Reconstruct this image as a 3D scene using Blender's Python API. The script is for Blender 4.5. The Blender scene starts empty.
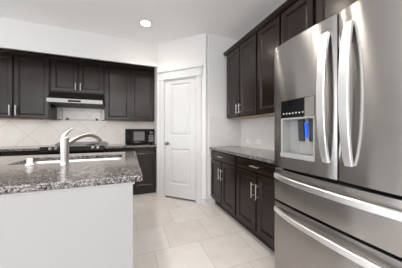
import bpy, bmesh, math, random
from mathutils import Vector, Matrix
random.seed(4)
S = bpy.context.scene
COL = S.collection
PI = math.pi

# ------------------------------------------------------------------ camera
cam = bpy.data.cameras.new('camera'); co = bpy.data.objects.new('camera', cam); COL.objects.link(co)
cam.sensor_fit = 'HORIZONTAL'; cam.sensor_width = 36.0
cam.lens = 182.8 / 402 * 36
cam.shift_y = -2.8 / 402
cam.clip_start = 0.02
co.location = (0, 0, 1.17)
co.rotation_euler = (PI / 2, 0, -0.371)
S.camera = co

# ------------------------------------------------------------------ world, lights, exposure
W = bpy.data.worlds.new('world'); S.world = W; W.use_nodes = True
W.node_tree.nodes['Background'].inputs[0].default_value = (0.86, 0.93, 1.0, 1)
W.node_tree.nodes['Background'].inputs[1].default_value = 5.5

def area(name, loc, rot, sx, sy, power, color):
    l = bpy.data.lights.new(name, 'AREA'); l.shape = 'RECTANGLE'; l.size = sx; l.size_y = sy
    l.energy = power; l.color = color
    o = bpy.data.objects.new(name, l); COL.objects.link(o); o.location = loc; o.rotation_euler = rot
    return o
# daylight in unseen rear and left openings; the high one is added for cabinet sheen
area('daylight_rear', (-2.3, -3.98, 1.28), (PI / 2, 0, 0), 3.8, 2.4, 12, (1.0, 0.98, 0.96))
area('daylight_added_high', (-1.45, -3.98, 3.75), (PI / 2, 0, 0), 5.6, 1.7, 215, (1.0, 0.945, 0.89))
area('daylight_left', (-4.48, 0.9, 1.45), (PI / 2, 0, -PI / 2), 2.4, 1.5, 45, (0.97, 0.98, 1.0))

vs = S.view_settings
vs.view_transform = 'Standard'; vs.look = 'None'; vs.gamma = 1.0; vs.use_curve_mapping = False
vs.exposure = -0.72
S.cycles.max_bounces = 10; S.cycles.diffuse_bounces = 6
S.cycles.use_denoising = True
S.cycles.sample_clamp_indirect = 20.0

# ------------------------------------------------------------------ materials
def mat(name, color, rough=0.5, metal=0.0, spec=0.5, coat=0.0, coat_rough=0.1, aniso=0.0):
    m = bpy.data.materials.new(name); m.use_nodes = True
    b = m.node_tree.nodes['Principled BSDF']
    b.inputs['Base Color'].default_value = (*color, 1); b.inputs['Roughness'].default_value = rough
    b.inputs['Metallic'].default_value = metal; b.inputs['Specular IOR Level'].default_value = spec
    b.inputs['Coat Weight'].default_value = coat; b.inputs['Coat Roughness'].default_value = coat_rough
    b.inputs['Anisotropic'].default_value = aniso
    return m

class NT:
    def __init__(s, m):
        s.t = m.node_tree; s.b = s.t.nodes['Principled BSDF']
    def n(s, kind, **kw):
        n = s.t.nodes.new(kind)
        for k, v in kw.items(): setattr(n, k, v)
        return n
    def put(s, a, b): s.t.links.new(a, b)
    def math(s, op, a, b=None, c=None):
        n = s.n('ShaderNodeMath', operation=op)
        for i, v in enumerate((a, b, c)):
            if v is None: continue
            if isinstance(v, (int, float)): n.inputs[i].default_value = v
            else: s.put(v, n.inputs[i])
        return n.outputs[0]
    def ramp(s, fac, stops, interp='LINEAR'):
        r = s.n('ShaderNodeValToRGB'); r.color_ramp.interpolation = interp
        e = r.color_ramp.elements
        while len(e) < len(stops): e.new(0.5)
        for i, (p, c) in enumerate(stops):
            e[i].position = p; e[i].color = (*c, 1)
        s.put(fac, r.inputs[0]); return r.outputs[0]
    def mix(s, f, a, b, mode='MIX'):
        n = s.n('ShaderNodeMix', data_type='RGBA', blend_type=mode)
        for sock, v in ((n.inputs['Factor'], f), (n.inputs['A'], a), (n.inputs['B'], b)):
            if isinstance(v, (int, float)): sock.default_value = v
            elif isinstance(v, tuple): sock.default_value = (*v, 1)
            else: s.put(v, sock)
        return n.outputs['Result']
    def coord(s):
        return s.n('ShaderNodeTexCoord').outputs['Object']
    def noise(s, co, scale, detail=3, rough=0.5):
        n = s.n('ShaderNodeTexNoise'); n.inputs['Scale'].default_value = scale
        n.inputs['Detail'].default_value = detail; n.inputs['Roughness'].default_value = rough
        s.put(co, n.inputs['Vector']); return n.outputs['Fac']
    def bump(s, h, strength, dist=0.002):
        b = s.n('ShaderNodeBump'); b.inputs['Strength'].default_value = strength; b.inputs['Distance'].default_value = dist
        s.put(h, b.inputs['Height']); s.put(b.outputs[0], s.b.inputs['Normal'])

def painted(name, color, rough=0.6, amount=0.02, texture=0.05):
    m = mat(name, color, rough, spec=0.35); t = NT(m); c = t.coord()
    f = t.noise(c, 2.0, 2)
    t.put(t.mix(f, tuple(x * (1 - amount) for x in color), tuple(min(1, x * (1 + amount)) for x in color)), t.b.inputs['Base Color'])
    if texture: t.bump(t.noise(c, 220, 2), texture, 0.001)
    return m

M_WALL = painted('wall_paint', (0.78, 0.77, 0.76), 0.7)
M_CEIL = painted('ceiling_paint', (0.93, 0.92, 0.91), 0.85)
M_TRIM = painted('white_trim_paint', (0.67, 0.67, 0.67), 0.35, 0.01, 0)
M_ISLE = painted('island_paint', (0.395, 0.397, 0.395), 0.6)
M_PLATE = mat('white_plastic', (0.88, 0.87, 0.85), 0.3)
M_SLOT = mat('dark_slot', (0.06, 0.055, 0.05), 0.5)

def wood(name, c1, c2, rough, coat):
    m = mat(name, c1, rough, coat=coat, coat_rough=0.22, spec=0.5); t = NT(m)
    mp = t.n('ShaderNodeMapping'); mp.inputs['Scale'].default_value = (6, 6, 1.0)
    t.put(t.coord(), mp.inputs[0])
    f = t.noise(mp.outputs[0], 3.0, 5, 0.6)
    t.put(t.mix(f, c1, c2), t.b.inputs['Base Color'])
    return m
M_CAB = wood('espresso_wood', (0.0092, 0.0035, 0.0018), (0.0135, 0.0055, 0.003), 0.24, 0.0)
M_MAPLE = wood('raw_maple', (0.50, 0.36, 0.22), (0.60, 0.45, 0.30), 0.6, 0)

def granite():
    m = mat('granite', (0.4, 0.38, 0.37), 0.10, spec=0.5); t = NT(m); c = t.coord()
    v = t.n('ShaderNodeTexVoronoi'); v.inputs['Scale'].default_value = 170; v.inputs['Randomness'].default_value = 1.0
    w = t.n('ShaderNodeMix', data_type='RGBA', blend_type='LINEAR_LIGHT'); w.inputs['Factor'].default_value = 0.012
    nn = t.n('ShaderNodeTexNoise'); nn.inputs['Scale'].default_value = 90; t.put(c, nn.inputs['Vector'])
    t.put(c, w.inputs['A']); t.put(nn.outputs['Color'], w.inputs['B']); t.put(w.outputs['Result'], v.inputs['Vector'])
    sep = t.n('ShaderNodeSeparateColor'); t.put(v.outputs['Color'], sep.inputs[0])
    big = t.noise(c, 26, 3)
    val = t.math('ADD', t.math('MULTIPLY', sep.outputs[0], 0.80), t.math('MULTIPLY', big, 0.34))
    col = t.ramp(val, [(0.0, (0.014, 0.012, 0.012)), (0.32, (0.04, 0.037, 0.037)), (0.42, (0.16, 0.15, 0.148)),
                       (0.54, (0.34, 0.322, 0.316)), (0.70, (0.52, 0.49, 0.48)), (0.86, (0.74, 0.71, 0.695))], 'CONSTANT')
    fine = t.noise(c, 420, 2)
    col = t.mix(0.35, col, t.ramp(fine, [(0.35, (0.10, 0.09, 0.09)), (0.62, (0.70, 0.66, 0.64))]), 'OVERLAY')
    col = t.mix(1.0, col, (0.56, 0.555, 0.56), 'MULTIPLY')
    t.put(col, t.b.inputs['Base Color'])
    return m
M_GRAN = granite()

def grid_mask(t, u, width):
    f = t.math('FRACT', u)
    d = t.math('MINIMUM', f, t.math('SUBTRACT', 1.0, f))
    return t.math('LESS_THAN', d, width)

def floor_tile():
    m = mat('floor_tile', (0.7, 0.66, 0.62), 0.28, spec=0.4); t = NT(m); c = t.coord()
    s = t.n('ShaderNodeSeparateXYZ'); t.put(c, s.inputs[0])
    v = t.math('DIVIDE', t.math('SUBTRACT', s.outputs[1], 2.28 - 0.455 * 40), 0.455)
    row = t.math('SUBTRACT', t.math('FLOOR', v), 40.0)
    u = t.math('DIVIDE', t.math('SUBTRACT', t.math('ADD', s.outputs[0], 20 * 0.457 - 0.074), t.math('MULTIPLY', row, 0.1523)), 0.457)
    g = t.math('MAXIMUM', grid_mask(t, u, 0.0075), grid_mask(t, v, 0.0075))
    wn = t.n('ShaderNodeTexWhiteNoise', noise_dimensions='2D'); cb = t.n('ShaderNodeCombineXYZ')
    t.put(t.math('FLOOR', u), cb.inputs[0]); t.put(row, cb.inputs[1]); t.put(cb.outputs[0], wn.inputs['Vector'])
    f = t.math('ADD', t.math('MULTIPLY', wn.outputs['Value'], 0.35), t.math('MULTIPLY', t.noise(c, 5.5, 6, 0.6), 0.65))
    col = t.ramp(f, [(0.3, (0.61, 0.565, 0.545)), (0.5, (0.675, 0.635, 0.615)), (0.7, (0.715, 0.69, 0.675))])
    t.put(t.mix(g, col, (0.53, 0.485, 0.46)), t.b.inputs['Base Color'])
    t.put(t.math('MULTIPLY_ADD', g, 0.4, 0.3), t.b.inputs['Roughness'])
    t.bump(t.math('SUBTRACT', 1.0, g), 0.3, 0.002)
    return m
M_FLOOR = floor_tile()

def splash_tile(name, axis, p1, p2, diag, width, grout, base):
    m = mat(name, base, 0.25, spec=0.45); t = NT(m); c = t.coord()
    s = t.n('ShaderNodeSeparateXYZ'); t.put(c, s.inputs[0])
    X = s.outputs[axis]; Z = s.outputs[2]
    u = t.math('DIVIDE', t.math('ADD', t.math('SUBTRACT', Z, X), 40 * diag - p1), diag)
    v = t.math('DIVIDE', t.math('ADD', t.math('ADD', Z, X), 40 * diag - p2), diag)
    g = t.math('MAXIMUM', grid_mask(t, u, width), grid_mask(t, v, width))
    f = t.noise(c, 4.5, 5, 0.6)
    wn = t.n('ShaderNodeTexWhiteNoise', noise_dimensions='2D'); cb = t.n('ShaderNodeCombineXYZ')
    t.put(t.math('FLOOR', u), cb.inputs[0]); t.put(t.math('FLOOR', v), cb.inputs[1]); t.put(cb.outputs[0], wn.inputs['Vector'])
    f = t.math('ADD', t.math('MULTIPLY', wn.outputs['Value'], 0.3), t.math('MULTIPLY', f, 0.7))
    col = t.ramp(f, [(0.25, tuple(x * 0.93 for x in base)), (0.75, tuple(min(1, x * 1.05) for x in base))])
    t.put(t.mix(g, col, grout), t.b.inputs['Base Color'])
    t.bump(t.math('SUBTRACT', 1.0, g), 0.25, 0.002)
    return m
M_SPL = splash_tile('backsplash_tile', 0, 1.741, 0.957, 0.51, 0.0075, (0.62, 0.56, 0.505), (0.90, 0.835, 0.765))
M_SPL2 = splash_tile('backsplash_tile_small', 0, 1.741, 0.957, 0.255, 0.011, (0.60, 0.56, 0.52), (0.90, 0.835, 0.765))
M_SPLR = splash_tile('backsplash_tile_side', 1, 1.61, 0.83, 0.51, 0.0055, (0.70, 0.68, 0.655), (0.76, 0.745, 0.725))
M_SPLS = splash_tile('backsplash_tile_end', 0, 1.61, 0.83, 0.51, 0.0055, (0.70, 0.68, 0.655), (0.76, 0.745, 0.725))
M_LIST = mat('listello_stone', (0.64, 0.60, 0.56), 0.3)
M_ACC = mat('accent_tile', (0.10, 0.075, 0.06), 0.25)

def steel(name, color, rough, aniso, vertical=True):
    m = mat(name, color, rough, 1.0, aniso=aniso); t = NT(m); c = t.coord()
    m.node_tree.nodes['Principled BSDF'].inputs['Anisotropic Rotation'].default_value = 0.25
    tg = t.n('ShaderNodeTangent', direction_type='RADIAL', axis='Z'); t.put(tg.outputs[0], t.b.inputs['Tangent'])
    return m
M_STEEL = steel('brushed_stainless', (0.415, 0.397, 0.385), 0.22, 0.95)
M_HOOD = steel('hood_stainless', (0.36, 0.345, 0.33), 0.42, 0.3)
M_STEEL_D = steel('fridge_side_metal', (0.32, 0.315, 0.31), 0.45, 0.3)
M_BAR = mat('polished_handle_metal', (0.90, 0.90, 0.90), 0.33, 1.0)
M_PULL = mat('satin_pull_metal', (0.72, 0.70, 0.68), 0.33, 1.0)
M_NICK = mat('brushed_nickel', (0.53, 0.51, 0.49), 0.34, 1.0)
M_DKN = mat('dark_nickel', (0.28, 0.26, 0.24), 0.3, 1.0)
M_SINK = mat('sink_steel', (0.55, 0.54, 0.53), 0.36, 1.0)
M_BLACK = mat('black_gloss', (0.006, 0.006, 0.007), 0.12, spec=0.2)
M_BLKM = mat('black_satin', (0.010, 0.010, 0.010), 0.35, spec=0.25)
M_GASK = mat('gasket_rubber', (0.012, 0.012, 0.012), 0.7)
M_CTOP = mat('cooktop_glass', (0.04, 0.04, 0.04), 0.10, spec=0.6)
M_VENT = mat('range_trim_metal', (0.20, 0.19, 0.18), 0.35, 0.6)
M_RING = mat('burner_ring', (0.11, 0.11, 0.115), 0.3)
M_MWIN = mat('microwave_window', (0.17, 0.168, 0.165), 0.3, spec=0.3)
M_KEY = mat('keypad_grey', (0.30, 0.30, 0.30), 0.4)
M_DISPG = mat('dispenser_grey', (0.40, 0.40, 0.398), 0.35, 0.2)
M_DISPP = mat('dispenser_panel_tan', (0.27, 0.26, 0.235), 0.25, 0.3)
M_PADD = mat('paddle_grey', (0.045, 0.045, 0.05), 0.4)
M_ICON = mat('icon_white', (0.75, 0.75, 0.75), 0.4)
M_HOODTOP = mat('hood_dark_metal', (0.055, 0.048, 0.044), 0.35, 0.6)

def filter_mesh():
    m = mat('hood_filter_mesh', (0.1, 0.09, 0.08), 0.5, 0.3); t = NT(m); c = t.coord()
    s = t.n('ShaderNodeSeparateXYZ'); t.put(c, s.inputs[0])
    a = t.math('MULTIPLY', t.math('ADD', s.outputs[0], s.outputs[1]), 70.0); b = t.math('MULTIPLY', t.math('SUBTRACT', s.outputs[0], s.outputs[1]), 70.0)
    g = t.math('MAXIMUM', grid_mask(t, a, 0.2), grid_mask(t, b, 0.2))
    t.put(t.mix(g, (0.012, 0.011, 0.01), (0.07, 0.065, 0.06)), t.b.inputs['Base Color'])
    return m
M_FILT = filter_mesh()

def emit(name, color, strength):
    m = mat(name, color, 0.4); b = m.node_tree.nodes['Principled BSDF']
    b.inputs['Emission Color'].default_value = (*color, 1); b.inputs['Emission Strength'].default_value = strength
    return m
M_LENS = emit('lamp_lens', (1.0, 0.90, 0.76), 110)
M_BLUE = emit('blue_led', (0.02, 0.12, 0.9), 1.3)

# ------------------------------------------------------------------ mesh helpers
def box(bm, x0, x1, y0, y1, z0, z1, bev=0.0, seg=2):
    vs_ = [bm.verts.new(p) for p in ((x0, y0, z0), (x1, y0, z0), (x1, y1, z0), (x0, y1, z0), (x0, y0, z1), (x1, y0, z1), (x1, y1, z1), (x0, y1, z1))]
    fs = [bm.faces.new([vs_[i] for i in q]) for q in ((0, 3, 2, 1), (4, 5, 6, 7), (0, 1, 5, 4), (1, 2, 6, 5), (2, 3, 7, 6), (3, 0, 4, 7))]
    if bev:
        es = set()
        for f in fs: es.update(f.edges)
        bmesh.ops.bevel(bm, geom=list(es), offset=bev, segments=seg, affect='EDGES', profile=0.5)
    return bm

def prism(bm, poly, axis, a, b):
    """poly of 2-D points extruded along axis 'x','y' or 'z' from a to b"""
    def P(p, k):
        return {'x': (k, p[0], p[1]), 'y': (p[0], k, p[1]), 'z': (p[0], p[1], k)}[axis]
    A = [bm.verts.new(P(p, a)) for p in poly]; B = [bm.verts.new(P(p, b)) for p in poly]
    n = len(poly)
    bm.faces.new(A); bm.faces.new(B[::-1])
    for i in range(n): bm.faces.new((A[i], B[i], B[(i + 1) % n], A[(i + 1) % n]))
    bmesh.ops.recalc_face_normals(bm, faces=bm.faces[:])
    return bm

def tube(bm, pts, rad, n=14, squash=None):
    pts = [Vector(p) for p in pts]
    if not hasattr(rad, '__len__'): rad = [rad] * len(pts)
    rings = []; up = None
    for i, p in enumerate(pts):
        d = (pts[min(i + 1, len(pts) - 1)] - pts[max(i - 1, 0)]).normalized()
        if up is None:
            up = Vector((0, 0, 1)) if abs(d.z) < 0.9 else Vector((1, 0, 0))
        a = d.cross(up).normalized(); b = a.cross(d).normalized(); up = b
        sa, sb = squash if squash else (1, 1)
        rings.append([bm.verts.new(p + rad[i] * (sa * a * math.cos(2 * PI * k / n) + sb * b * math.sin(2 * PI * k / n))) for k in range(n)])
    for r, q in zip(rings, rings[1:]):
        for k in range(n): bm.faces.new((r[k], r[(k + 1) % n], q[(k + 1) % n], q[k]))
    bm.faces.new(rings[0][::-1]); bm.faces.new(rings[-1])
    return bm

def lathe(bm, prof, n=28, center=(0, 0, 0), axis='z'):
    c = Vector(center)
    def P(r, h, k):
        a = 2 * PI * k / n; x, y = r * math.cos(a), r * math.sin(a)
        v = {'z': (x, y, h), 'y': (x, h, y), 'x': (h, x, y)}[axis]
        return c + Vector(v)
    rings = [[bm.verts.new(P(max(r, 1e-4), h, k)) for k in range(n)] for r, h in prof]
    for a, b in zip(rings, rings[1:]):
        for k in range(n): bm.faces.new((a[k], a[(k + 1) % n], b[(k + 1) % n], b[k]))
    bm.faces.new(rings[0]); bm.faces.new(rings[-1])
    bmesh.ops.recalc_face_normals(bm, faces=bm.faces[:])
    return bm

def rings_panel(bm, x0, x1, z0, z1, prof):
    """rectangular panel facing -y; prof = [(inset, y), ...] from the back edge to the innermost flat"""
    R = []
    for ins, y in prof:
        R.append([bm.verts.new(p) for p in ((x0 + ins, y, z0 + ins), (x1 - ins, y, z0 + ins), (x1 - ins, y, z1 - ins), (x0 + ins, y, z1 - ins))])
    for a, b in zip(R, R[1:]):
        for k in range(4): bm.faces.new((a[k], a[(k + 1) % 4], b[(k + 1) % 4], b[k]))
    bm.faces.new(R[0][::-1]); bm.faces.new(R[-1])
    bmesh.ops.recalc_face_normals(bm, faces=bm.faces[:])
    return bm

def obj(name, bm, m, parent=None, smooth=False, bevel=0.0, loc=None, rot=None):
    me = bpy.data.meshes.new(name); bm.to_mesh(me); bm.free(); me.materials.append(m)
    if smooth:
        for p in me.polygons: p.use_smooth = True
        try: me.set_sharp_from_angle(angle=math.radians(38))
        except Exception: pass
    o = bpy.data.objects.new(name, me); COL.objects.link(o)
    if parent: o.parent = parent
    if loc: o.location = loc
    if rot: o.rotation_euler = (0, 0, rot)
    if bevel:
        md = o.modifiers.new('soft_edges', 'BEVEL'); md.width = bevel; md.segments = 2; md.limit_method = 'ANGLE'; md.angle_limit = math.radians(50)
    return o
def N(): return bmesh.new()
def thing(name, label, cat, loc=(0, 0, 0), rot=0, group=None):
    o = bpy.data.objects.new(name, None); COL.objects.link(o); o.location = loc; o.rotation_euler = (0, 0, rot)
    o.empty_display_size = 0.1
    o['label'] = label; o['category'] = cat
    if group: o['group'] = group
    return o
def tag(o, label, cat, group=None):
    o['label'] = label; o['category'] = cat
    if group: o['group'] = group
    return o
def struct(name, bm, m, **kw):
    o = obj(name, bm, m, **kw)
    if not kw.get('parent'): o['kind'] = 'structure'
    return o

# ------------------------------------------------------------------ room dimensions
YB, XR, YS = 4.10, 1.793, 2.70          # back wall, right wall, short wall beside the pantry
CH = 2.743
AX, AY, BX, BY = 0.464, 3.36, 1.133, 2.70  # the diagonal pantry wall runs A -> B
DL = math.hypot(BX - AX, BY - AY); DA = math.atan2(BY - AY, BX - AX)
XL, YR = -4.5, -4.0

# ------------------------------------------------------------------ shell
struct('floor', box(N(), XL - .15, XR + .15, YR - .15, YB + .15, -0.12, 0.0), M_FLOOR)
YE, TH = -1.2, 5.0       # the flat kitchen ceiling ends here; unseen taller room beyond, added for high light
struct('ceiling', box(N(), XL - .15, XR + .15, YE, YB + .15, CH, CH + 0.12), M_CEIL)
struct('ceiling_added_room', box(N(), XL - .15, XR + .15, YR - .15, YE, TH, TH + 0.12), M_CEIL)
struct('wall_header_added_room', box(N(), XL - .15, XR + .15, YE, YE + .12, CH + .12, TH + .12), M_WALL)
struct('wall_back', box(N(), XL - .15, XR + .15, YB, YB + .15, 0, CH), M_WALL)
b = N(); box(b, XR, XR + .15, YE, YB, 0, CH); box(b, XR, XR + .15, YR, YE, 0, TH)
struct('wall_right', b, M_WALL)
b = N()
box(b, XL - .15, XL, YR, YE, 0, TH); box(b, XL - .15, XL, YE, -0.35, 0, CH); box(b, XL - .15, XL, 2.15, YB, 0, CH)
box(b, XL - .15, XL, -0.35, 2.15, 0, 0.7); box(b, XL - .15, XL, -0.35, 2.15, 2.2, CH)
struct('wall_left', b, M_WALL)
b = N()
box(b, XL, -4.25, YR - .15, YR, 0, TH); box(b, 1.35, XR, YR - .15, YR, 0, TH); box(b, -.35, 1.35, YR - .15, YR, 0, 2.5)
box(b, -4.25, -.35, YR - .15, YR, 0, 0.06); box(b, -4.25, 1.35, YR - .15, YR, 2.5, 2.9); box(b, -4.25, 1.35, YR - .15, YR, 4.6, TH)  # upper gap is added, out of view, to light the cabinet fronts
struct('wall_rear', b, M_WALL)
struct('soffit', prism(N(), [(AY, 2.332), (3.728, 2.448), (3.728, CH), (AY, CH)], 'x', XL, AX), M_WALL)
struct('soffit_filler', box(N(), XL, AX, 3.728, YB, 2.448, CH), M_WALL)
struct('wall_pantry_side', box(N(), AX, AX + .11, AY + 0.05, YB, 0, CH), M_WALL)
struct('wall_pantry_end', box(N(), BX + 0.05, XR, YS, YS + .11, 0, CH), M_WALL)
# diagonal wall with the door opening (local x along the wall, local y into the pantry)
D0, D1, DH = 0.148, 0.762, 2.062
b = N()
prism(b, [(0, 0), (D0, 0), (D0, .11), (-0.045, .11)], 'z', 0, CH)
prism(b, [(D1, 0), (DL, 0), (DL + 0.045, .11), (D1, .11)], 'z', 0, CH)
box(b, D0, D1, 0, .11, DH, CH)
struct('wall_pantry', b, M_WALL, loc=(AX, AY, 0), rot=DA)

# pantry door trim
b = N()
cas = [(0, 0), (0, -.012), (.012, -.018), (.085, -.018), (.098, -.010), (.104, 0)]
prism(b, [(D0 - .104 + p, y) for p, y in cas], 'z', 0, 2.085)
prism(b, [(D1 + .104 - p, y) for p, y in cas], 'z', 0, 2.085)
box(b, D0 - .112, D1 + .112, -.022, 0, 2.085, 2.195, .002)
prism(b, [(0, 2.195), (-.026, 2.195), (-.040, 2.212), (-.040, 2.228), (0, 2.228)], 'x', D0 - .132, D1 + .132)
prism(b, [(0, 2.075), (-.026, 2.075), (-.026, 2.090), (0, 2.090)], 'x', D0 - .116, D1 + .116)
for x0, x1 in ((D0, D0 + .003), (D1 - .003, D1)): box(b, x0, x1, 0, .10, 0, DH)
box(b, D0, D1, 0, .10, DH - .003, DH)
struct('trim_1', b, M_TRIM, loc=(AX, AY, 0), rot=DA)

# pantry door leaf
dr = bpy.data.objects.new('door_1', None); COL.objects.link(dr); dr.location = (AX, AY, 0); dr.rotation_euler = (0, 0, DA); dr['kind'] = 'structure'
b = N(); lx0, lx1, lz0, lz1 = D0 + .006, D1 - .006, 0.03, DH - .006
yf, yb2 = 0.010, 0.045
px0, px1 = lx0 + .112, lx1 - .112
box(b, lx0, px0, yf, yb2, lz0, lz1); box(b, px1, lx1, yf, yb2, lz0, lz1)
for z0, z1 in ((lz0, 0.255), (0.87, 1.09), (2.0 - .01, lz1)): box(b, px0, px1, yf, yb2, z0, z1)
obj('door_leaf', b, M_TRIM, dr)
for z0, z1 in ((0.255, 0.87), (1.09, 1.99)):
    b = N(); rings_panel(b, px0, px1, z0, z1, [(0, yb2 - .002), (0, yf + .000), (.010, yf + .012), (.020, yf + .014), (.050, yf + .005), (.060, yf + .004)])
    obj('door_panel', b, M_TRIM, dr)
b = N()
lathe(b, [(.028, 0), (.028, -.006), (.012, -.010), (.010, -.032), (.022, -.036), (.029, -.048), (.027, -.060), (.012, -.066)], 24, (lx0 + .058, yf, .955), 'y')
k = obj('door_knob', b, M_DKN, dr, smooth=True); k['label'] = 'dark nickel round door knob'
for z in (0.28, 1.07, 1.83):
    b = N(); tube(b, [(lx1 + .002, yf - .006, z - .045), (lx1 + .002, yf - .006, z + .045)], .007, 10)
    obj('hinge', b, M_NICK, dr, smooth=True)

# baseboards
bprof = [(0, 0), (-.014, 0), (-.014, .085), (-.008, .10), (0, .105)]
b = N(); prism(b, bprof, 'x', D1 + .105, DL - .002); prism(b, bprof, 'x', 0.002, D0 - .105)
struct('baseboard_pantry', b, M_TRIM, loc=(AX, AY, 0), rot=DA)
b = N(); prism(b, [(YS + p, z) for p, z in bprof], 'x', BX + .004, 1.214); struct('baseboard_end', b, M_TRIM)
b = N(); prism(b, [(YR - p, z) for p, z in bprof], 'x', XL, XR); struct('baseboard_rear', b, M_TRIM)
b = N(); prism(b, [(XL - p, z) for p, z in bprof], 'y', YR + .02, YB - .02); struct('baseboard_left', b, M_TRIM)

# backsplash tiling
struct('backsplash_back', box(N(), -3.2, AX - .001, YB - .010, YB, .915, 1.92), M_SPL)
struct('backsplash_right', box(N(), XR - .010, XR, 1.12, YS - .001, .915, 1.40), M_SPLR)
struct('backsplash_end', box(N(), 1.187, XR - .010, YS - .010, YS, .915, 1.405, .002), M_SPLS)

# framed tile inset behind the range
ins = bpy.data.objects.new('tile_inset', None); COL.objects.link(ins); ins.location = (-.85, YB - .010, 1.385); ins['kind'] = 'structure'
obj('inset_field', box(N(), -.30, .30, -.003, 0, .012, .40), M_SPL2, ins, loc=None)
b = N(); box(b, -.33, .33, -.010, 0, -.012, .012, .003); box(b, -.33, -.306, -.010, 0, .012, .42, .003); box(b, .306, .33, -.010, 0, .012, .42, .003)
obj('pencil_border', b, M_LIST, ins)
for x in (-.235, .245):
    obj('accent_tile', box(N(), x - .022, x + .022, -.013, -.010, -.010, .034, .002), M_ACC, ins)
for x in (-.36, .36):
    obj('accent_tile', box(N(), x - .030, x + .030, -.006, 0, -.012, .006, .002), M_ACC, ins)

# ------------------------------------------------------------------ cabinets
def pull(bm, a, c, out=.032, r=.0054):
    """bar pull between two points on a face that looks to -y"""
    a, c = Vector(a), Vector(c); d = (c - a).normalized(); L = (c - a).length
    o = Vector((0, -out, 0))
    tube(bm, [a + o, c + o], r, 12)
    for f in (.16, .84):
        p = a + d * (L * f); tube(bm, [p, p + o], r * .8, 10)
    return bm
DPROF = lambda y0, t: [(0, y0), (0, y0 - t + .003), (.003, y0 - t), (.050, y0 - t), (.053, y0 - t + .004), (.060, y0 - t + .003), (.072, y0 - t + .012), (.078, y0 - t + .0125)]
WPROF = lambda y0, t: [(0, y0), (0, y0 - t + .003), (.003, y0 - t), (.016, y0 - t), (.020, y0 - t + .003), (.028, y0 - t + .003), (.032, y0 - t + .0005)]

def cabinet(name, label, w, d, z0, z1, loc, rot, doors=(), drawers=(), toe=0.0, group=None, maple=False):
    """local frame: back at y=0, front towards -y, x centred"""
    t = thing(name, label, 'cabinet', loc, rot, group)
    b = N(); h = w / 2; fy = -(d - .020)
    box(b, -h, h, fy, 0, z0 + (.004 if maple else 0), z1)
    obj('body', b, M_CAB, t)
    if toe: obj('toe_kick', box(N(), -h, h, fy + .065, -.03, .001, z0), M_CAB, t)
    if maple: obj('bottom_panel', box(N(), -h + .018, h - .018, fy + .019, -.002, z0 + .0005, z0 + .004), M_MAPLE, t)['label'] = 'pale unfinished wood underside'
    for x0, x1, a, c, hx, h0, h1 in doors:
        b = N(); rings_panel(b, x0, x1, a, c, DPROF(fy, .020)); o = obj('door', b, M_CAB, t)
        if hx is not None:
            b = N(); pull(b, (hx, -d, h0), (hx, -d, h1)); obj('handle', b, M_PULL, o, smooth=True)
    for x0, x1, a, c, hl in drawers:
        b = N(); rings_panel(b, x0, x1, a, c, WPROF(fy, .020)); o = obj('drawer', b, M_CAB, t)
        if hl:
            xm, zm = (x0 + x1) / 2, (a + c) / 2
            b = N(); pull(b, (xm - hl / 2, -d, zm), (xm + hl / 2, -d, zm)); obj('handle', b, M_PULL, o, smooth=True)
    return t

UB, UT = 1.37, 2.400      # uppers bottom / top
def two_doors(w, a, c, pull0, pull1, g=.022, off=.026, edge=.014):
    h = w / 2
    return [(-h + edge, -g / 2, a, c, -g / 2 - off, pull0, pull1), (g / 2, h - edge, a, c, g / 2 + off, pull0, pull1)]
def upper(label, xa, xb, face, wall, z0, p0, p1, side='back', group='dark wall cabinets'):
    w = abs(xb - xa); mid = (xa + xb) / 2; d = abs(wall - face)
    loc = (mid, wall - .001, 0) if side == 'back' else (wall - .001, mid, 0)
    t = cabinet('wall_cabinet', label, w - .003, d - .001, z0, UT, loc, 0 if side == 'back' else -PI / 2,
                two_doors(w - .003, z0 + .014, UT - .012, p0, p1), maple=True, group=group)
    return t
upper('dark two-door wall cabinet at left, beyond the range hood', -2.19, -1.247, 3.77, YB, UB, 1.42, 1.58)
upper('short dark two-door wall cabinet mounted above the range hood', -1.243, -.444, 3.77, YB, 1.842, 1.885, 2.005)
# the cabinet above the microwave shows no pulls
w = .462 + .440
t = cabinet('wall_cabinet', 'dark two-door wall cabinet above the black microwave, without visible pulls', w - .003, .329, UB, UT, ((.462 - .440) / 2, YB - .001, 0), 0,
            [(x0, x1, a, c, None, 0, 0) for x0, x1, a, c, *_ in two_doors(w - .003, UB + .014, UT - .012, 0, 0)], maple=True, group='dark wall cabinets')
upper('dark two-door wall cabinet beside the short grey wall, over the right-hand counter', 1.860, 2.622, 1.46, XR, UB, 1.42, 1.56, 'right')
upper('dark two-door wall cabinet between its far neighbour and the refrigerator', 1.100, 1.858, 1.46, XR, UB, 1.42, 1.56, 'right')
upper('short dark wall cabinet mounted above the stainless refrigerator', .16, 1.098, 1.46, XR, 1.86, 1.90, 2.02, 'right')

# crown moldings
def crown(pts, face):   # profile (out, z) extruded
    return pts
cp = [(0, 2.401), (-.024, 2.401), (-.024, 2.408), (-.034, 2.418), (-.050, 2.430), (-.056, 2.434), (-.056, 2.446), (0, 2.446)]
b = N(); prism(b, [(3.791 + p, z) for p, z in cp], 'x', -2.19, .460)
tag(obj('crown_molding', b, M_CAB), 'dark crown molding along the tops of the back wall cabinets', 'molding')
b = N(); prism(b, [(1.481 + p, z) for p, z in cp], 'y', .16, 2.66); prism(b, [(2.624 - p, z) for p, z in cp], 'x', 1.4815, XR - .002)
tag(obj('crown_molding', b, M_CAB), 'dark crown molding above the wall cabinets on the refrigerator side', 'molding')

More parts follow.
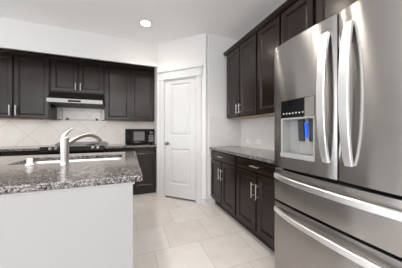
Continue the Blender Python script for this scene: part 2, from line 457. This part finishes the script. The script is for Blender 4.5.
# base cabinets
BT = .878
def base(label, xa, xb, face, wall, side, two_dr=False, hl=.13):
    w = abs(xb - xa) - .003; mid = (xa + xb) / 2; d = abs(wall - face) - .001
    loc = (mid, wall - .001, 0) if side == 'back' else (wall - .001, mid, 0)
    h = w / 2
    drs = [(-h + .014, -.006, .742, .864, hl), (.006, h - .014, .742, .864, hl)] if two_dr else [(-h + .014, h - .014, .742, .864, hl)]
    return cabinet('base_cabinet', label, w, d, .105, BT, loc, 0 if side == 'back' else -PI / 2,
                   two_doors(w, .125, .724, .475, .635), drs, toe=1, group='dark base cabinets')
base('dark base cabinet with two doors and one drawer beside the white pantry door', 1.945, 2.699, 1.213, XR, 'right')
base('dark base cabinet with two doors and one drawer against the refrigerator', 1.165, 1.943, 1.213, XR, 'right')
cabs = [base('dark base cabinet under the black microwave', -.398, .462, 3.488, YB, 'back', hl=None)]
base('dark base cabinet left of the range, mostly hidden by the island', -2.20, -1.268, 3.488, YB, 'back', True, hl=None)

# countertops
def slab(bm, x0, x1, y0, y1, z0, z1, hole=None):
    if not hole: return box(bm, x0, x1, y0, y1, z0, z1)
    hx0, hx1, hy0, hy1 = hole
    xs, ys = [x0, hx0, hx1, x1], [y0, hy0, hy1, y1]
    V = {(i, j, k): bm.verts.new((xs[i], ys[j], (z0, z1)[k])) for i in range(4) for j in range(4) for k in range(2)}
    for i in range(3):
        for j in range(3):
            if (i, j) == (1, 1): continue
            for k in range(2): bm.faces.new([V[i, j, k], V[i + 1, j, k], V[i + 1, j + 1, k], V[i, j + 1, k]])
    for i in range(3):
        for j in (0, 3): bm.faces.new([V[i, j, 0], V[i + 1, j, 0], V[i + 1, j, 1], V[i, j, 1]])
        for j in (0, 3): bm.faces.new([V[j, i, 0], V[j, i + 1, 0], V[j, i + 1, 1], V[j, i, 1]])
    for j in (1, 2):
        bm.faces.new([V[1, j, 0], V[2, j, 0], V[2, j, 1], V[1, j, 1]]); bm.faces.new([V[j, 1, 0], V[j, 2, 0], V[j, 2, 1], V[j, 1, 1]])
    bmesh.ops.recalc_face_normals(bm, faces=bm.faces[:])
    return bm
CT = .914
tag(obj('countertop', slab(N(), 1.187, XR - .011, 1.140, YS - .011, BT + .001, CT), M_GRAN, bevel=.005), 'speckled granite countertop on the base cabinets between pantry and refrigerator', 'countertop', 'speckled granite countertops')
tag(obj('countertop', slab(N(), -.400, AX - .003, 3.455, YB - .011, BT + .001, CT), M_GRAN, bevel=.005), 'speckled granite countertop under the black microwave', 'countertop', 'speckled granite countertops')
tag(obj('countertop', slab(N(), -2.22, -1.266, 3.455, YB - .011, BT + .001, CT), M_GRAN, bevel=.005), 'strip of granite countertop along the back wall left of the range', 'countertop', 'speckled granite countertops')

# ------------------------------------------------------------------ island
IX1, IY0, IY1, IX0 = .069, 1.115, 2.475, -2.6
SK = (-.865, -.075, 1.815, 2.215)
b = N()
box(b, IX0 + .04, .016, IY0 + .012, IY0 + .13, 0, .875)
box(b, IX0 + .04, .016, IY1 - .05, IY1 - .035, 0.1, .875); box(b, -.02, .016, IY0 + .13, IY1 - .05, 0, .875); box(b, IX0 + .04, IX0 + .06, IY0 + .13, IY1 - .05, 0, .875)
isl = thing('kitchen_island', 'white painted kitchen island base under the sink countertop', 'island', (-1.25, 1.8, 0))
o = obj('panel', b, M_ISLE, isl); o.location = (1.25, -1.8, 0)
b = N(); prism(b, [(IY0 + .012 + p, z) for p, z in bprof], 'x', IX0 + .04, .016); o = obj('base_trim', b, M_TRIM, isl); o.location = (1.25, -1.8, 0)
b = N(); box(b, IX0 + .04, .026, IY0 + .008, IY0 + .13, .864, .8765, .002); o = obj('top_trim', b, M_ISLE, isl); o.location = (1.25, -1.8, 0)
tag(obj('countertop', slab(N(), IX0, IX1, IY0, IY1, .878, CT, SK), M_GRAN, bevel=.006), 'large speckled granite island countertop with the sink cut into it', 'countertop', 'speckled granite countertops')

# undermount sink
sk = thing('kitchen_sink', 'stainless undermount sink set into the island countertop behind the faucet', 'sink', ((SK[0] + SK[1]) / 2, (SK[2] + SK[3]) / 2, .67))
sx, sy = (SK[1] - SK[0]) / 2 + .006, (SK[3] - SK[2]) / 2 + .006
def bowl(bm, x0, x1, y0, y1, zt, zb):
    prof = [(-.022, zt), (0, zt), (.004, zt - .012), (.010, zb + .03), (.040, zb)]
    R = []
    for ins, z in prof:
        a0, a1, c0, c1 = x0 + ins, x1 - ins, y0 + ins, y1 - ins; r = .055; ring = []
        for cx, cy, s in ((a1 - r, c1 - r, 0), (a0 + r, c1 - r, 1), (a0 + r, c0 + r, 2), (a1 - r, c0 + r, 3)):
            for k in range(6):
                a = (s + k / 5) * PI / 2; ring.append(bm.verts.new((cx + r * math.cos(a), cy + r * math.sin(a), z)))
        R.append(ring)
    n = len(R[0])
    for a, c in zip(R, R[1:]):
        for k in range(n): bm.faces.new((a[k], c[k], c[(k + 1) % n], a[(k + 1) % n]))
    bm.faces.new(R[-1])
    return bm
b = N(); bowl(b, -sx, sx, -sy, sy, .2065, .012)
o = obj('basin', b, M_SINK, sk, smooth=True)
md = o.modifiers.new('thick', 'SOLIDIFY'); md.thickness = .0015; md.offset = -1
b = N(); lathe(b, [(.055, 0.0132), (.055, .016), (.045, .017), (.04, .0145), (.0, .0145)], 28, (0, 0, 0)); obj('drain', b, M_DKN, sk, smooth=True)

# faucet
fx, fy0 = -.462, 1.672
fa = thing('faucet', 'brushed nickel single-handle kitchen faucet with arched spout on the island', 'faucet', (fx, fy0, CT + .0005))
b = N(); lathe(b, [(.031, 0), (.031, .006), (.028, .010), (.0265, .03), (.0285, .12), (.0295, .175), (.028, .205), (.020, .213), (.0, .215)], 32); obj('body', b, M_NICK, fa, smooth=True)
dvx, dvy = math.cos(math.radians(50)), math.sin(math.radians(50))
b = N(); P = []; R_ = []
key = [(.010, .150), (.045, .172), (.085, .196), (.13, .213), (.18, .221), (.23, .217), (.275, .203), (.305, .182), (.315, .172)]
for s_, z in key: P.append((dvx * s_, dvy * s_, z))
R_ = [.021, .0195, .018, .017, .0165, .0165, .0175, .0185, .0185]
tube(b, P, R_, 18); obj('spout', b, M_NICK, fa, smooth=True)
b = N(); e = Vector(P[-1]); d_ = (Vector(P[-1]) - Vector(P[-2])).normalized(); tube(b, [e - d_ * .001, e + d_ * .012], .0155, 16); obj('aerator', b, M_DKN, fa, smooth=True)['label'] = 'dark spray opening at the spout tip'
b = N(); tube(b, [(-.012, -.004, .204), (-.004, -.002, .228), (.012, .003, .252), (.034, .010, .270), (.052, .016, .280)], [.024, .022, .017, .012, .006], 16, (.62, 1.0)); obj('handle', b, M_NICK, fa, smooth=True)

# white air-gap cap
b = N(); lathe(b, [(.025, 0), (.026, .006), (.022, .011), (.0175, .017), (.0175, .048), (.016, .052), (.0, .053)], 28)
tag(obj('air_gap_cap', b, M_PLATE, smooth=True, loc=(-.697, 1.735, CT + .0005)), 'small white plastic cap with flared base on the island, left of the faucet', 'sink cap')

# ------------------------------------------------------------------ range hood
HX0, HX1 = -1.235, -.446
hd = thing('range_hood', 'slim stainless under-cabinet range hood above the cooktop', 'range hood', ((HX0 + HX1) / 2, YB - .012, 1.64)); hw = (HX1 - HX0) / 2
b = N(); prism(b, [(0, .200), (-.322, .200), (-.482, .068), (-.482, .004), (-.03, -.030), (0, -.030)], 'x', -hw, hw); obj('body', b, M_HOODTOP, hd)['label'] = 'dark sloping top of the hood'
obj('front_band', box(N(), -hw - .004, hw + .004, -.488, -.470, 0, .066, .003), M_HOOD, hd)
obj('control_strip', box(N(), -hw + .285, -hw + .465, -.492, -.4885, .014, .047, .001), M_BLACK, hd)['label'] = 'black slot in the stainless front'
for x0, x1 in ((-hw + .02, -.01), (.01, hw - .02)):
    obj('grease_filter', prism(N(), [(-.462, -.004), (-.462, .002), (-.05, -.026), (-.05, -.034)], 'x', x0, x1), M_FILT, hd)

# ------------------------------------------------------------------ range
RX0, RX1 = -1.262, -.404
rg = thing('kitchen_range', 'black slide-in range with silver knobs between the back counters', 'range', ((RX0 + RX1) / 2, YB - .012, 0)); rw = (RX1 - RX0) / 2
def yy(Y): return Y - (YB - .012)
obj('body', box(N(), -rw, rw, yy(3.49), 0, .02, .905), M_BLKM, rg)
obj('cooktop', box(N(), -rw - .003, rw + .003, yy(3.45), 0, .9155, .930, .004), M_CTOP, rg)
obj('vent_trim', prism(N(), [(-rw, .9303), (rw, .9303), (rw - .06, .968), (-rw + .06, .968)], 'y', -.075, -.001), M_VENT, rg)
for x, y, r in ((-.20, -.20, .085), (.20, -.20, .11), (-.20, -.45, .11), (.20, -.45, .085)):
    b = N(); lathe(b, [(r, .9302), (r, .9310), (r - .006, .9310), (r - .006, .9302)], 40, (x, y, 0)); obj('burner', b, M_RING, rg)
b = N(); prism(b, [(yy(3.49), .845), (yy(3.425), .845), (yy(3.415), .862), (yy(3.45), .928), (yy(3.49), .928)], 'x', -rw - .003, rw + .003); obj('control_panel', b, M_BLKM, rg)
ca = math.atan2(.066, .035)
for X in (-1.13, -1.055, -.565, -.492):
    b = N(); lathe(b, [(.024, 0), (.024, .008), (.019, .012), (.017, .030), (.0, .031)], 20)
    o = obj('knob', b, M_NICK, rg, smooth=True); o.location = (X - (RX0 + RX1) / 2, yy(3.4325), .898); o.rotation_euler = (math.radians(62), 0, 0)
b = N(); rings_panel(b, -rw + .006, rw - .006, .17, .835, [(0, yy(3.4895)), (0, yy(3.452)), (.005, yy(3.447)), (.10, yy(3.447)), (.104, yy(3.450))]); od = obj('oven_door', b, M_BLACK, rg)
b = N(); tube(b, [(-rw + .06, yy(3.40), .79), (rw - .06, yy(3.40), .79)], .011, 14)
for x in (-rw + .09, rw - .09): tube(b, [(x, yy(3.446), .79), (x, yy(3.40), .79)], .009, 10)
obj('handle', b, M_BLKM, od, smooth=True)
obj('storage_drawer', box(N(), -rw + .006, rw - .006, yy(3.455), yy(3.4895), .03, .16, .004), M_BLACK, rg)

# ------------------------------------------------------------------ microwave
mx0, mx1 = -.083, .452
mw = thing('microwave_oven', 'black countertop microwave at the right end of the back counter', 'microwave', ((mx0 + mx1) / 2, 3.90, CT + .001)); mh = (mx1 - mx0) / 2
obj('body', box(N(), -mh, mh, -.163, .16, .012, .298, .006), M_BLKM, mw)
for x in (-mh + .05, mh - .05):
    for y in (-.13, .13): obj('foot', lathe(N(), [(.014, 0), (.014, .0125)], 12, (x, y, 0)), M_GASK, mw)
b = N(); rings_panel(b, -mh + .002, mh - .138, .016, .294, [(0, -.1635), (0, -.176), (.003, -.180), (.045, -.180), (.048, -.178)]); md_ = obj('door', b, M_BLACK, mw)
obj('window', box(N(), -mh + .150, mh - .185, -.1805, -.1785, .072, .248, .001), M_MWIN, md_)['label'] = 'grey screened window'
b = N(); box(b, -mh + .16, -mh + .26, -.1808, -.180, .036, .043); obj('badge', b, M_KEY, md_)
cpn = obj('control_panel', box(N(), mh - .134, mh - .002, -.180, -.1635, .016, .294, .003), M_BLACK, mw)
b = N(); lathe(b, [(.030, -.180), (.030, -.183), (.024, -.183), (.024, -.180)], 28, (mh - .062, 0, .225), 'y'); obj('dial_ring', b, M_KEY, cpn)
for r in range(4):
    for q in range(3):
        x = mh - .095 + q * .033; z = .165 - r * .034
        obj('button', box(N(), x - .012, x + .012, -.1825, -.180, z - .011, z + .011, .0008), M_KEY, cpn)

# ------------------------------------------------------------------ refrigerator
FX, FY0, FY1 = 1.035, .190, 1.106     # door front plane, right and left sides
YM = .645
fr = thing('refrigerator', 'large stainless french-door refrigerator with ice and water dispenser', 'refrigerator', (1.42, YM, 0))
def fo(name, bm, m, parent=fr, **kw):
    o = obj(name, bm, m, parent, **kw)
    if parent is fr: o.location = (-1.42, -YM, 0)
    return o
fo('body', box(N(), FX + .085, 1.775, FY0 + .004, FY1 - .004, .03, 1.775, .004), M_STEEL_D)
for y in (FY0 + .06, FY1 - .06):
    for x in (1.20, 1.70): fo('foot', lathe(N(), [(.02, .001), (.02, .031)], 14, (x, y, 0)), M_GASK)
fo('gasket', box(N(), FX + .0765, FX + .0848, FY0 + .012, FY1 - .012, .075, 1.79), M_GASK)
for y in (FY1 - .05, FY0 + .05): fo('hinge_cover', box(N(), FX + .04, FX + .20, y - .035, y + .035, 1.7995, 1.822, .006), M_STEEL_D)

def slab_front(y0, y1, z0, z1, bulge=.013, hole=None, depth=.085, nz=1, ny=20, zb=0.0):
    """door skin that bows gently out towards -x; hole=(ya,yb,za,zb,back) cuts a recess"""
    bm = N()
    ys = [y0 + (y1 - y0) * i / ny for i in range(ny + 1)]
    zs = [z0, z1]
    if zb: zs = [z0 + (z1 - z0) * i / 8 for i in range(9)]
    if hole:
        ys = sorted(set([y for y in ys if all(abs(y - h) > .008 for h in hole[:2])] + list(hole[:2]))); zs = [z0, hole[2], hole[3], z1]
    def fx_(y, z):
        s = 2 * (y - y0) / (y1 - y0) - 1
        e = max(0.0, (abs(s) - .95) / .05)
        ez = 0
        if zb:
            q = 2 * (z - z0) / (z1 - z0) - 1; ez = zb * q * q
        return FX - bulge * (1 - s * s) + .002 * e * e + ez
    V = [[bm.verts.new((fx_(y, z), y, z)) for z in zs] for y in ys]
    bx_ = FX + depth
    for i in range(len(ys) - 1):
        for j in range(len(zs) - 1):
            if hole and ys[i] >= hole[0] - 1e-6 and ys[i + 1] <= hole[1] + 1e-6 and j == 1: continue
            bm.faces.new((V[i][j], V[i + 1][j], V[i + 1][j + 1], V[i][j + 1]))
    BK = [[bm.verts.new((bx_, y, z)) for z in (zs[0], zs[-1])] for y in ys]
    for i in range(len(ys) - 1):
        bm.faces.new((V[i][0], BK[i][0], BK[i + 1][0], V[i + 1][0])); bm.faces.new((V[i][-1], V[i + 1][-1], BK[i + 1][1], BK[i][1]))
        bm.faces.new((BK[i][0], BK[i][1], BK[i + 1][1], BK[i + 1][0]))
    for i in (0, len(ys) - 1): bm.faces.new([V[i][j] for j in range(len(zs))] + [BK[i][1], BK[i][0]])
    if hole:
        idx = [i for i, y in enumerate(ys) if hole[0] - 1e-6 <= y <= hole[1] + 1e-6]
        bk = {(i, j): bm.verts.new((FX + hole[4], ys[i], zs[j])) for i in idx for j in (1, 2)}
        for a, c in zip(idx, idx[1:]):
            for j in (1, 2): bm.faces.new((V[a][j], bk[a, j], bk[c, j], V[c][j]))
            bm.faces.new((bk[a, 1], bk[c, 1], bk[c, 2], bk[a, 2]))
        for i in (idx[0], idx[-1]): bm.faces.new((V[i][1], V[i][2], bk[i, 2], bk[i, 1]))
    bmesh.ops.recalc_face_normals(bm, faces=bm.faces[:])
    return bm

def bow_bar(bm, path, wdir, half_w, half_t):
    """flat bar swept along path; wdir = width direction, per-point thickness direction from the curve"""
    P = [Vector(p) for p in path]; w = Vector(wdir); rings = []
    for i, p in enumerate(P):
        d = (P[min(i + 1, len(P) - 1)] - P[max(0, i - 1)]).normalized(); n = d.cross(w).normalized()
        hw_, ht = half_w[i], half_t[i]; r = min(hw_, ht) * .3; ring = []
        for sw, st in ((1, 1), (-1, 1), (-1, -1), (1, -1)):
            c1 = w * sw * (hw_ - r) + n * st * ht; c2 = w * sw * hw_ + n * st * (ht - r)
            ring += [p + c1, p + c2] if sw * st < 0 else [p + c2, p + c1]
        rings.append([bm.verts.new(q) for q in ring])
    n_ = 8
    for a, c in zip(rings, rings[1:]):
        for k in range(n_): bm.faces.new((a[k], a[(k + 1) % n_], c[(k + 1) % n_], c[k]))
    bm.faces.new(rings[0]); bm.faces.new(rings[-1])
    bmesh.ops.recalc_face_normals(bm, faces=bm.faces[:])
    return bm

def door_handle(y):
    bm = N(); K = 18; path = []; hw_ = []; ht = []
    for i in range(K + 1):
        s = i / K; q = 2 * s - 1
        path.append((FX - .013 - .044 * (1 - q ** 2) ** .75, y, .998 + .715 * s)); hw_.append(.0185 + .004 * (1 - q * q)); ht.append(.010)
    bow_bar(bm, path, (0, 1, 0), hw_, ht); return bm
def drawer_handle(z):
    bm = N(); K = 24; path = []
    for i in range(K + 1):
        s = i / K; q = 2 * s - 1
        path.append((FX - .008 - .062 * (1 - q ** 4) ** .9 * (0.55 + .45 * (1 - q * q)), FY0 + .022 + (FY1 - FY0 - .044) * s, z))
    bow_bar(bm, path, (0, 0, 1), [.018] * (K + 1), [.012] * (K + 1)); return bm

HA, HB, HZ0, HZ1 = .768, 1.028, .985, 1.384
ld = fo('door', slab_front(YM + .004, FY1, .908, 1.800, hole=(HA, HB, HZ0, HZ1, .075)), M_STEEL, smooth=True)
ld['label'] = 'left door with the ice and water dispenser'
rd = fo('door', slab_front(FY0, YM - .004, .908, 1.800), M_STEEL, smooth=True); rd['label'] = 'plain right door'
fo('handle', door_handle(YM + .053), M_BAR, ld, smooth=True); fo('handle', door_handle(YM - .062), M_BAR, rd, smooth=True)
dm = fo('freezer_drawer', slab_front(FY0, FY1, .655, .888, .018, zb=.006), M_STEEL, smooth=True)
db = fo('freezer_drawer', slab_front(FY0, FY1, .080, .638, .018, zb=.006), M_STEEL, smooth=True)
fo('handle', drawer_handle(.838), M_BAR, dm, smooth=True); fo('handle', drawer_handle(.588), M_BAR, db, smooth=True)
# dispenser pieces (children of the left door)
fxd = FX - .010
fo('display_panel', box(N(), fxd - .004, FX + .070, HA + .068, HB - .003, 1.262, HZ1 - .003, .002), M_BLACK, ld)['label'] = 'black glass display panel'
fo('side_panel', box(N(), fxd - .004, FX + .070, HA + .003, HA + .066, 1.262, HZ1 - .003, .002), M_DISPP, ld)['label'] = 'grey-tan panel beside the display'
b = N()
box(b, fxd - .003, FX + .073, HB - .016, HB - .001, HZ0 + .004, 1.261, .002); box(b, fxd - .003, FX + .073, HA + .001, HA + .010, HZ0 + .004, 1.261, .002)
box(b, FX + .060, FX + .0735, HA + .010, HB - .016, HZ0 + .004, 1.261)
box(b, fxd - .003, FX + .060, HA + .010, HB - .016, 1.250, 1.2615, .001)
fo('dispenser_housing', b, M_DISPG, ld)
b = N(); box(b, fxd - .012, FX + .060, HA + .002, HB - .002, HZ0 + .002, HZ0 + .034, .004); fo('drip_tray', b, M_DISPG, ld)
b = N(); box(b, FX + .034, FX + .0595, HA + .0105, HA + .146, HZ0 + .036, 1.2495, .003); fo('chute_block', b, M_DISPG, ld)
for y0, y1 in ((HA + .100, HA + .140), (HA + .020, HA + .062)):
    b = N(); prism(b, [(FX + .014, 1.247), (FX + .0335, 1.247), (FX + .0335, 1.105), (FX + .022, 1.105)], 'y', y0, y1); fo('paddle', b, M_PADD, ld)
b = N(); prism(b, [(FX + .012, 1.225), (FX + .0335, 1.225), (FX + .0335, 1.130), (FX + .018, 1.130)], 'y', HA + .077, HA + .086); fo('indicator_light', b, M_BLUE, ld)['label'] = 'blue glowing light strip'
yi = HB - .030
for i, (w_, g_) in enumerate(((.010, .014), (.012, .014), (.010, .016), (.014, .016), (.012, .014), (.010, .013), (.014, .016))):
    b = N(); zc = 1.292
    # small outline icons: a ring, a drop, an arrow ...
    if i % 3 == 0: lathe(b, [(.0055, fxd - .0046), (.0055, fxd - .0055), (.0035, fxd - .0055), (.0035, fxd - .0046)], 14, (0, yi, zc), 'x')
    elif i % 3 == 1: prism(b, [(yi - .006, zc + .006), (yi - .003, zc + .006), (yi, zc - .002), (yi + .003, zc + .006), (yi + .006, zc + .006), (yi + .001, zc - .007), (yi - .001, zc - .007)], 'x', fxd - .0055, fxd - .0042)
    else: box(b, fxd - .0055, fxd - .0042, yi - .006, yi + .006, zc - .005, zc + .003)
    fo('icon', b, M_ICON, ld)
    yi -= .0255

# ------------------------------------------------------------------ outlets
def outlet(label, loc, rot):
    t = thing('wall_outlet', label, 'outlet', loc, rot, 'white wall outlets')
    obj('plate', box(N(), -.060, .060, -.006, 0, -.037, .037, .003), M_PLATE, t)
    for x in (-.026, .026):
        o = obj('socket', box(N(), x - .019, x + .019, -.008, -.006, -.016, .016, .002), M_PLATE, t)
        b = N()
        for dx, dz in ((-.006, .006), (-.006, -.006)): box(b, x + dx - .004, x + dx + .004, -.0085, -.0078, dz - .001, dz + .001)
        obj('slots', b, M_SLOT, o)
    return t
outlet('white outlet on the right backsplash nearer the short end wall', (XR - .0105, 2.478, 1.012), -PI / 2)
outlet('white outlet on the right backsplash nearer the refrigerator', (XR - .0105, 2.205, 1.012), -PI / 2)
outlet('white outlet on the back backsplash left of the range', (-1.85, YB - .0105, 1.000), 0)

# ------------------------------------------------------------------ recessed ceiling lights
def downlight(label, x, y, power=12):
    t = thing('ceiling_light', label, 'ceiling light', (x, y, CH), 0, 'recessed ceiling lights')
    b = N(); lathe(b, [(.088, -.0005), (.088, -.006), (.080, -.010), (.068, -.008), (.066, -.0005)], 36); obj('trim_ring', b, M_TRIM, t, smooth=True)
    b = N(); lathe(b, [(.0655, -.0006), (.0655, -.004), (.04, -.0055), (.0, -.006)], 32); obj('lens', b, M_LENS, t, smooth=True)
    l = bpy.data.lights.new('downlight', 'AREA'); l.shape = 'DISK'; l.size = .13; l.spread = math.radians(125); l.energy = power; l.color = (1.0, .93, .84)
    o = bpy.data.objects.new('downlight', l); COL.objects.link(o); o.parent = t; o.location = (0, 0, -.012)
downlight('round glowing recessed ceiling light in front of the pantry', .214, 2.77, 9)
downlight('added unseen ceiling light brightening the walkway before the refrigerator', .46, 1.50, 9)  # out-of-view lamp added to brighten the walkway floor
downlight('recessed ceiling light above the sink end of the island', -.43, 1.66, 13)
downlight('added unseen ceiling light over the open floor behind the island', -1.66, -.60)  # extra lamp out of view, added for the light it gives
